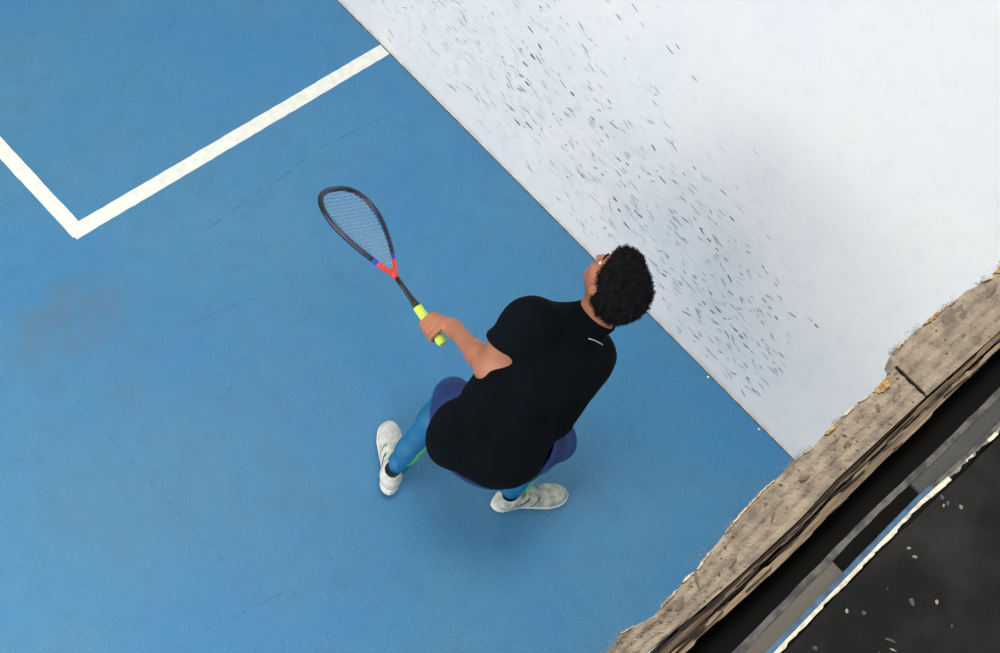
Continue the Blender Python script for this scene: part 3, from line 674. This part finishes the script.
# materials for the player
mskin = mat('brown_skin', (178,116,86), .55, (160,100,72), 14, 4, bump=.08, bscale=300)
mshirt = mat('black_shirt_fabric', (4,8,13), .95, (8,13,19), 8, 3, bump=.25, bscale=400, spec=.1)
mshort = mat('royal_blue_shorts', (9,48,116), .7, (7,38,94), 12, 3, bump=.15, bscale=260)
mlegt = mat('turquoise_legging', (8,100,146), .6, (6,90,132), 14, 3)
mgreen = mat('lime_stripe', (98,190,110), .6)
mhair = mat('black_curly_hair', (9,8,11), .9, (20,17,21), 60, 5, bump=.6, bscale=140, spec=.2)
mshoeW = mat('white_shoe_mesh', (214,214,206), .7, (180,182,176), 40, 4, bump=.3, bscale=300)
mshoeG = mat('grey_white_shoe_mesh', (202,204,192), .7, (140,142,134), 28, 5, bump=.4, bscale=260)
msole = mat('pale_rubber_sole', (222,220,208), .6)
mdark = mat('dark_shoe_trim', (64,66,64), .8)
mlace = mat('shoe_lace', (196,196,184), .8)
meye = mat('eye_white', (235,232,226), .2)
miris = mat('dark_iris', (40,26,18), .15)
mlogo = mat('silver_print', (190,192,196), .5)
mlip = mat('lip_brown', (140,80,68), .5)

player = bpy.data.objects.new('person', None); COL.objects.link(player); player.location = (-1.2, .86, 0)
tag(player, 'crouching squash player in black t-shirt and blue shorts swinging a racket left-handed', 'person')
PL = np.array(player.location)
def psurf(name, F, lo, hi, h, mats, slot=None, parent=None):
    o = surface(name, F, lo, hi, h, parent or player, mats, slot)
    base = PL if parent is None else np.zeros(3)
    if parent is None: o.location = tuple(-PL)
    return o
bd = psurf('body', body, (-1.56,.42,0.0), (-.66,1.36,1.38), .004, [mskin])

# ---- shirt
CAMF = np.array([nrm(V(.7018,-.6767,.2225)), nrm(V(-.5298,-.7046,-.4720)), nrm(V(.4762,.2134,-.8531))])
def shorts_solid(P, outer=False):
    d = ell(P, V(-1.257,.797,.690), CAMF, (.206,.176,.118) if outer else (.164,.150,.120))
    for s, e in (('R', 1.0), ('L', .90)):
        hip, kn = J[s+'hip'], J[s+'kn']; k2 = hip+(kn-hip)*e
        d = smin(d, chain(P, [hip, hip*.4+k2*.6, k2], [.090,.084,.082 if s == 'R' else .074], .04), .05)
    d = smin(d, smin(lower_trunk(P), thighs(P), .05)-.010, .02)
    return d + .003*wob(P, 30, 3.)+.0015*wob(P, 62, .2)
def shirt_solid(P, cut=True):
    d = ell(P, J['chest']-A_*.02+CH[2]*.004, CH, (.162,.19,.125))
    d = smin(d, cone(P, J['Lsh']*.88+J['Rsh']*.12, J['Rsh']*.88+J['Lsh']*.12, .068, .068), .06)
    d = smin(d, cone(P, J['chest']+A_*.05, J['c7']+A_*.020, .094, .071), .05)
    d = smin(d, ell(P, J['pel']+(J['chest']-J['pel'])*.5, WA, (.152,.18,.122)), .08)
    d = smin(d, ell(P, V(-1.262,.786,.720), CAMF, (.170,.174,.150)), .08)
    d = smin(d, cone(P, J['Lsh']-A_*.03+CH[0]*.03, V(-1.225,.895,.785), .036, .092), .04)
    d = smin(d, cone(P, J['Rsh']-CH[0]*.015, V(-1.075,.725,.76), .080, .090), .06)
    d = smin(d, cone(P, J['Lsh']-A_*.01, J['chest']+CH[2]*.02, .056, .100), .07)
    d = smin(d, cone(P, J['Lsh']-A_*.02, J['Rsh']-A_*.02+CH[2]*.01, .066, .072), .08)
    d = d + .0035*wob(P, 26, 1.)+.0022*wob(P, 55, 2.2)
    d = smin(d, shorts_solid(P)-.004, .02)
    for s, f, k in (('L', .43, .05), ('R', .55, .04)):
        sh, el = J[s+'sh'], J[s+'el']; t = nrm(el-sh); t = nrm(t+(.45*nrm(CAMF[0]+CAMF[1]) if s == 'L' else 0))
        sl = cone(P, sh, el, .064, .100 if s == 'L' else .08)+.002*wob(P, 50, 1.)
        if cut: sl = smax(sl, (P-(sh+(el-sh)*f))@t, .004)
        else: sl = smax(sl, (P-(sh+(el-sh)*f+t*.012))@t, .004)
        d = smin(d, sl, k)
    return d
HEMN = nrm(V(.42,.19,-.89))
def shirt(P):
    d = np.maximum(shirt_solid(P), -(shirt_solid(P, False)+.009))
    d = smax(d, ((P-V(-1.257,.800,.725))@HEMN) + .004 + .006*wob(P, 24, .4), .004)       # hem
    d = np.where(cone(P, J['c7']-A_*.06, J['c7']+A_*.2, .095, .095) < 0, smax(d, (P-(J['c7']+A_*.022))@nrm(A_+V(0,0,.25)), .004), d)  # collar
    return d
sh = psurf('shirt', shirt, (-1.62,.48,.50), (-.70,1.20,1.28), .004, [mshirt])

# ---- shorts
def shorts(P):
    d = shorts_solid(P, True); d = np.maximum(d, -(d+.007))
    for s in 'RL':
        hip, kn = J[s+'hip'], J[s+'kn']; t = nrm(kn-hip); c0 = kn+t*(.045 if s == 'R' else -.01)
        cut = (P-c0)@t
        near = cone(P, hip*.2+kn*.8, kn+t*.10, .125, .15) < 0
        d = np.where(near, smax(d, cut, .004), d)
    d = smax(d, -(shirt_solid(P)-.002), .003) if False else np.where(((P-V(-1.257,.800,.725))@HEMN) < .002, np.maximum(d, shirt_solid(P)+.010), d)
    return smax(d, (P-(J['pel']+A_*.18))@A_, .004)
psurf('shorts', shorts, (-1.62,.45,.34), (-.80,1.28,.96), .004, [mshort])

# ---- leggings (one per leg)
for s in 'LR':
    hip, kn, an = J[s+'hip'], J[s+'kn'], J[s+'ank']
    bk = nrm(J['pel']-kn); cf = kn*.68+an*.32+nrm(bk-nrm(an-kn)*bk.dot(nrm(an-kn)))*.016
    def leg(P, hip=hip, kn=kn, an=an, cf=cf):
        d = chain(P, [hip*.5+kn*.5, kn], [.078,.060], .03)
        d = smin(d, chain(P, [kn, cf, kn*.2+an*.8, an], [.060,.060,.044,.040], .03), .03)
        d = smin(d, cone(P, an, an+nrm(an-kn)*.05, .040, .038), .01) + .0015*wob(P, 80, 1)
        d = np.maximum(d, -(d+.006))
        return smax(d, (P-(an-nrm(kn-an)*.04))@nrm(an-kn), .003)
    side = nrm(np.cross(nrm(kn-an), V(-.476,-.213,.853)))
    if s == 'L': side = -side if side.dot(V(.7,-.53,0)) < 0 else side
    def slot(C, kn=kn, an=an, side=side, s=s):
        t = (C-an)@nrm(kn-an); q = C-an-np.outer(t, nrm(kn-an)); q /= np.linalg.norm(q, axis=1)[:, None]+1e-9
        return ((q@nrm(side+V(-.1,-.05,.25)) > .80) & (t > .03) & (t < .25)).astype(int)
    pts = np.array([hip, kn, an]); lo = pts.min(0)-.11; hi = pts.max(0)+.11
    lo[2] = max(lo[2], .02)
    psurf('legging', leg, lo, hi, .004, [mlegt, mgreen], slot)

# ---- hair
def hair(P):
    d = ell(P, hp(-.026, 0, .040), HF, (.101,.091,.093))
    d = smin(d, ell(P, hp(-.050, 0, -.015), HF, (.077,.080,.072)), .03)
    d = smin(d, ell(P, hp(.040, 0, .088), HF, (.062,.064,.040)), .03)
    q = (P-HC)@HF.T
    d = d + .0045*wob(P, 150, .7)+.003*wob(P, 260, 1.9)+.002*wob(P, 420, .3)
    # hairline: clear the face and the ears
    d = smax(d, -(ell(P, hp(.135, 0, -.040), HF, (.090,.110,.108))), .008)
    for s in (1, -1): d = smax(d, -ell(P, hp(.010, s*.096, -.022), HF, (.030,.026,.040)), .006)
    return smax(d, -(q[:, 2]+.082+.35*q[:, 0]), .01)
hr = psurf('hair', hair, HC-.20, HC+.20, .003, [mhair])
# loose curls standing out of the hair
me = hr.data
vs = np.empty(len(me.vertices)*3); me.vertices.foreach_get('co', vs); vs = vs.reshape(-1, 3)
m = MB(); cen = hp(-.02, 0, .03)
pick = rng.choice(len(vs), 2600, replace=False)
for i in pick:
    p = vs[i]; nn = nrm(p-cen)
    if np.linalg.norm(p-cen) < .085: continue
    t1 = nrm(np.cross(nn, rng.normal(size=3))); t2 = np.cross(nn, t1)
    R_ = rng.uniform(.0025, .005); ph = rng.uniform(0, 6); q = []
    for k in range(6):
        a = ph+k*1.15; q.append(p-nn*.003+nn*(.0022*k)+R_*(math.cos(a)*t1+math.sin(a)*t2))
    m.tube(q, .0007, 3, cap=False)
cu = m.build('curls', [mhair], hr); cu['kind'] = 'stuff'

# ---- face details
m = MB()
def sphere(m, c, r, ax=I3, rr=(1,1,1), nu=14, nv=9, mi=0):
    vsn = []
    for i in range(nv+1):
        t = math.pi*i/nv
        for k in range(nu):
            a = 2*math.pi*k/nu
            l = V(math.sin(t)*math.cos(a)*rr[0], math.sin(t)*math.sin(a)*rr[1], math.cos(t)*rr[2])*r
            vsn.append(np.asarray(c)+l@np.asarray(ax))
    m.add(vsn, [(i*nu+k, (i+1)*nu+k, (i+1)*nu+(k+1) % nu, i*nu+(k+1) % nu) for i in range(nv) for k in range(nu)], mi, True)
for s in (1, -1):
    e = MB(); sphere(e, hp(.0730, s*.031, .006), .0115, HF); sphere(e, hp(.0795, s*.031, .006), .0058, HF, mi=1)
    e.v = [tuple(V(*v)-PL) for v in e.v]; e.build('eye', [meye, miris], player)
    b = MB(); b.tube([hp(.098, s*.012, .030), hp(.094, s*.030, .037), hp(.080, s*.048, .032)], [.003,.0035,.002], 6)
    b.v = [tuple(V(*v)-PL) for v in b.v]; b.build('eyebrow', [mhair], player)

# ---- small silver print under the collar
def ray_surf(P0, D, F):
    P0 = np.asarray(P0, float)
    for _ in range(60):
        P0 = P0+D*max(float(F(P0[None])[0]), .0002)*.8
        if float(F(P0[None])[0]) < .0006: break
    return P0
lg0, lg1 = V(-.955,.800,1.30), V(-.905,.780,1.30)
CAM = V(-3.4361,-.01395,5.1452)
m = MB()
a0, a1 = V(-1.005,.790,1.30), V(-.945,.740,1.25)
def px2ray(px, py):
    return nrm(R3.T@V((px-500)/1471.308, (py-326.5)/1471.308, 1))
R3 = np.array([[0.701800401703673,-0.6767434984328552,0.2224734444769157],[-0.5298438444569717,-0.7046232077601233,-0.47198690191242565],[0.476174019303468,0.21336441224977867,-0.8530732271767099]])
Lp = []
for k in range(9):
    t = k/8; x = 588.5+14.5*t; y = 338.5+6.5*t-.8*math.sin(t*3.14)
    d = px2ray(x, y); Lp.append(ray_surf(CAM+d*3.5, d, shirt_solid)-d*.0012)
def pm(mb_): mb_.v = [tuple(V(*v)-PL) for v in mb_.v]; return mb_
m.tube(Lp, [.0012,.0022,.0014,.0022,.0014,.0022,.0018,.0020,.0012], 6)
lo_ = pm(m).build('shirt_logo', [mlogo], player); lo_.parent = sh; lo_.location = tuple(PL)
lo_['label'] = 'small silver printed mark'

# ---- shoes
def shoe(heel, ax, lm, label, grey):
    root = bpy.data.objects.new('shoe', None); COL.objects.link(root); root.parent = player; root.location = tuple(V(*heel)-PL)
    root['label'] = label
    M = np.array(ax)
    root.rotation_euler = Matrix(M.T.tolist()).to_euler()
    fl = 1 if lm else -1     # medial side sign of y
    def outline(x):  # half widths of the sole at x (lateral, medial)
        xs = [-.012,-.008,0,.012,.03,.10,.16,.21,.25,.27,.285,.294,.298]
        la = [.004,.014,.023,.031,.035,.034,.045,.050,.043,.034,.022,.011,.003]; me_ = [.004,.014,.023,.030,.034,.026,.036,.044,.041,.035,.024,.012,.003]
        return np.interp(x, xs, la), np.interp(x, xs, me_)
    def solef(P, grow=0):
        x, y, z = P[:, 0], P[:, 1]*fl, P[:, 2]
        la, me_ = outline(x)
        w = np.where(y > 0, y-la, -y-me_)-grow
        w = np.maximum(w, np.maximum(-.012-x, x-.298)-grow)
        return w
    def sole(P):
        zt = .026+.006*np.cos(P[:, 0]*12)+.02*np.clip(P[:, 0]-.25, 0, 1)
        d = smax(solef(P, .002), P[:, 2]-zt, .006)
        return smax(d, -(P[:, 2]+.001-.25*np.clip(P[:, 0]-.25, 0, 1)), .005)
    def upper(P):
        d = ell(P, (.035,0,.045), I3, (.045,.036,.055))
        d = smin(d, ell(P, (.13,0,.038), I3, (.09,.036,.044)), .03)
        d = smin(d, ell(P, (.218,.003*fl,.030), I3, (.074,.046,.036)), .03)
        d = smin(d, cone(P, (.045,0,.06), (.055,0,.085), .040, .036), .02)
        d = smin(d, cone(P, (.085,0,.075), (.16,0,.055), .022, .020), .02)
        d = smax(d, -ell(P, (.045,0,.115), I3, (.036,.030,.045)), .006)
        d = smax(d, -(P[:, 2]-.008), .004)
        return d + .0009*wob(P, 160, .6)
    def uslot(C):
        x, y, z = C[:, 0], C[:, 1], C[:, 2]
        dk = (np.abs(y) > .020) & (np.abs((x-.075)*1.0-(z-.03)*.9) < .006)
        dk |= (np.abs(x-.135-(z-.03)*.6) < .004) & (np.abs(y) > .018)
        dk |= (((C-V(.045,0,.10))**2).sum(1) < .031**2)
        return dk.astype(int)
    surface('upper', upper, (-.03,-.08,-.01), (.32,.08,.15), .003, root, [mshoeG if grey else mshoeW, mdark], uslot)
    surface('sole', sole, (-.03,-.08,-.02), (.32,.08,.06), .003, root, [msole])
    m = MB()
    for k in range(6):
        x = .105+k*.0155; z = .0905-k*.0055
        m.tube([(x-.003, -.024, z-.014), (x, -.012, z-.002), (x+.002, 0, z+.0025), (x, .012, z-.002), (x-.003, .024, z-.014)], .0022, 6)
    m.tube([(.10,0,.095), (.094,.016,.101), (.084,.024,.096), (.092,.012,.094), (.10,0,.096), (.094,-.016,.101), (.084,-.024,.096), (.092,-.012,.094), (.10,0,.095)], .0018, 6)
    m.build('laces', [mlace if not grey else mdark], root)
    return root
shoe(RHL, RAX, True, 'grey and white trainer under the crouching body', True)
# medial of the left foot lies to its right
shoe(LHL, LAX, False, 'white trainer on the trailing left foot', False)

# ================================================================ RACKET
rk = bpy.data.objects.new('squash_racket', None); COL.objects.link(rk)
rk.location = tuple(RB); rk.rotation_euler = Matrix(np.array([RU, RW, RN]).T.tolist()).to_euler()
rk.scale = (1.07, 1.09, 1.0)
tag(rk, 'squash racket with yellow-green grip and red throat, held in the left hand', 'racket')
mfr = mat('navy_frame', (34,40,66), .3, (22,26,44), 30)
mfb = mat('blue_frame_end', (40,62,170), .3)
mfred = mat('red_throat', (226,58,54), .3)
mshaft = mat('black_shaft', (18,18,22), .3)
mgrip = mat('yellow_green_grip', (214,240,92), .75, (200,228,80), 60, bump=.4, bscale=200)
mstr = mat('pale_strings', (188,198,208), .4)
mcap = mat('butt_cap', (196,224,90), .6)
TOT = .700
# teardrop hoop: x along shaft, y across
def hoop(t):  # t in [-1,1], 0 at tip, +-1 at throat apex
    s = abs(t); y0 = 1 if t > 0 else -1
    # width profile along normalised length
    a = s*math.pi
    x = .488+ (TOT-.488)*0
    ang = a
    xx = .490+.200*math.cos(ang)
    if ang > math.pi*.5: xx = .490-.200*math.sin(ang-math.pi/2)*1.0
    w = .108*math.sin(ang)**(1.0 if ang < math.pi*.5 else 1.25)
    return V(xx, y0*w, 0)
def hp2(s, sg):    # s 0..1 from tip to apex
    P4 = [(.655,0),(.652,.040),(.636,.078),(.602,.104),(.558,.115),(.51,.112),(.465,.099),(.42,.081),(.38,.061),(.345,.042),(.32,.027),(.30,.0125),(.29,.0045)]
    x = s*(len(P4)-1); i = min(int(x), len(P4)-2); f = x-i
    p0 = P4[max(i-1, 0)] if i > 0 else (P4[1][0], -P4[1][1]); p1 = P4[i]; p2 = P4[i+1]; p3 = P4[min(i+2, len(P4)-1)]
    r = []
    for k in (0, 1):
        r.append(.5*((2*p1[k])+(-p0[k]+p2[k])*f+(2*p0[k]-5*p1[k]+4*p2[k]-p3[k])*f*f+(-p0[k]+3*p1[k]-3*p2[k]+p3[k])*f**3))
    return V(r[0], sg*max(r[1], 0), 0)
FL = (V(0,0,1), 1.0, .62)
def hoop_part(s0, s1, sg, r, name, matl, n=30):
    m = MB(); m.tube([hp2(s0+(s1-s0)*i/n, sg) for i in range(n+1)], r, 10, flat=FL); return m
m = MB(); pts = [hp2(.71*(1-i/60), -1) for i in range(60)]+[hp2(.71*i/60, 1) for i in range(61)]
m.tube(pts, .0108, 12, flat=FL); m.build('frame', [mfr], rk)
m = MB(); pts = [hp2(.33*(1-i/30), -1)+V(.0035,0,0) for i in range(30)]+[hp2(.33*i/30, 1)+V(.0035,0,0) for i in range(31)]
m.tube([p*V(1.004,1.03,1) for p in pts], .0085, 10, flat=(V(0,0,1), .9, .7)); m.build('bumper', [mshaft], rk)
for sg in (1, -1):
    hoop_part(.70, .765, sg, .0104, 'x', None).build('frame_band', [mfb], rk)['label'] = 'blue band at the foot of the hoop'
m = MB()
for sg in (1, -1): m.tube([hp2(.76+.24*i/16, sg) for i in range(17)], [.0106]*14+[.0115,.012,.0125], 10, flat=FL)
m.tube([(.308,0,0), (.29,0,0), (.272,0,0)], [.011,.012,.0095], 12); m.build('throat', [mfred], rk)
m = MB(); m.tube([(.276,0,0), (.24,0,0), (.19,0,0), (.165,0,0), (.148,0,0)], [.0088,.0085,.0100,.0125,.0140], 14); m.build('shaft', [mshaft], rk)
m = MB()
m.tube([(.003,0,0), (.008,0,0), (.02,0,0)]+[(.02+.0065*i, 0, 0) for i in range(1, 21)], [.0165,.0180,.0170]+[.0160+(.0007 if i % 3 == 0 else 0) for i in range(1, 21)], 14)
gp = m.build('grip', [mgrip], rk)
m = MB(); m.tube([(-.004,0,0), (0,0,0), (.005,0,0)], [.013,.0175,.0178], 14); m.build('butt_cap', [mcap], gp)
# strings
m = MB()
prof = [hp2(i/400, 1) for i in range(401)]
px_ = np.array([p[0] for p in prof][::-1]); py_ = np.array([p[1] for p in prof][::-1])
for i in range(22):        # crosses
    x = .333+i*.0148
    w = float(np.interp(x, px_, py_))-.003
    if w > .008: m.tube([(x, -w, 0), (x, w, 0)], .0005, 4, cap=False)
for i in range(-8, 9):     # mains, fanned slightly
    y1 = i*.0118
    ins = [p for p in prof if p[1] >= abs(y1)*(.55+.45*min(1, max(0, (p[0]-.30)/.30)))-.0005 and p[1] > 0]
    xs = [p[0] for p in ins]
    if not xs: continue
    xa, xb = max(min(xs), .31), max(xs)
    f = lambda x: y1*(.55+.45*min(1, max(0, (x-.30)/.30)))
    m.tube([(xa+(xb-xa)*k/8, f(xa+(xb-xa)*k/8), .0006) for k in range(9)], .0005, 4, cap=False)
m.build('strings', [mstr], rk)

# ================================================================ small bits on the floor
mbit = mat('white_crumb', (225,225,220), .8)
for (x, y) in ((-.004-.012, .56), (-.02, .26)):
    m = MB(); sphere(m, (x, y, .004), .007, rr=(1,.8,.5), nu=7, nv=5)
    m.v = [(a+random.uniform(-.001, .001), b+random.uniform(-.001, .001), max(c, 0.0004)) for a, b, c in m.v]
    o = m.build('paint_chip', [mbit])
    tag(o, 'white chip on the floor by the wall, '+('the one further along from the balcony' if y > .4 else 'the one nearer the balcony'), 'chip', 'white chips along the foot of the wall')

# ================================================================ LIGHT
w = bpy.data.worlds.new('w'); scene.world = w; w.use_nodes = True
bg = w.node_tree.nodes['Background']; bg.inputs[0].default_value = (1,.985,.965,1); bg.inputs[1].default_value = .53
def area(name, loc, size, power, col, target):
    l = bpy.data.lights.new(name, 'AREA'); l.shape = 'RECTANGLE'; l.size, l.size_y = size; l.energy = power; l.color = col
    o = bpy.data.objects.new(name, l); COL.objects.link(o); o.location = loc
    o.rotation_euler = (Vector(target)-Vector(loc)).to_track_quat('-Z', 'Y').to_euler(); return o
area('ceiling_light', (-1.9, 1.7, 6.8), (2.0, 2.0), 140, (1,.975,.93), (-1.2, 1.3, 0))
area('side_fill_light', (-5.6, 1.5, 1.3), (6.0, 2.2), 200, (1,.975,.94), (0, .9, .2))  # unseen fill lamp added to brighten the right-hand wall; no window there

# ================================================================ CAMERA
cam = bpy.data.cameras.new('camera'); co = bpy.data.objects.new('camera', cam); COL.objects.link(co); scene.camera = co
cam.sensor_fit = 'HORIZONTAL'; cam.sensor_width = 36; cam.lens = 36*1.471308
cam.clip_start = .05
Mx = Matrix.Identity(4)
for i in range(3):
    Mx[i][0] = R3[0][i]; Mx[i][1] = -R3[1][i]; Mx[i][2] = -R3[2][i]; Mx[i][3] = CAM[i]
co.matrix_world = Mx
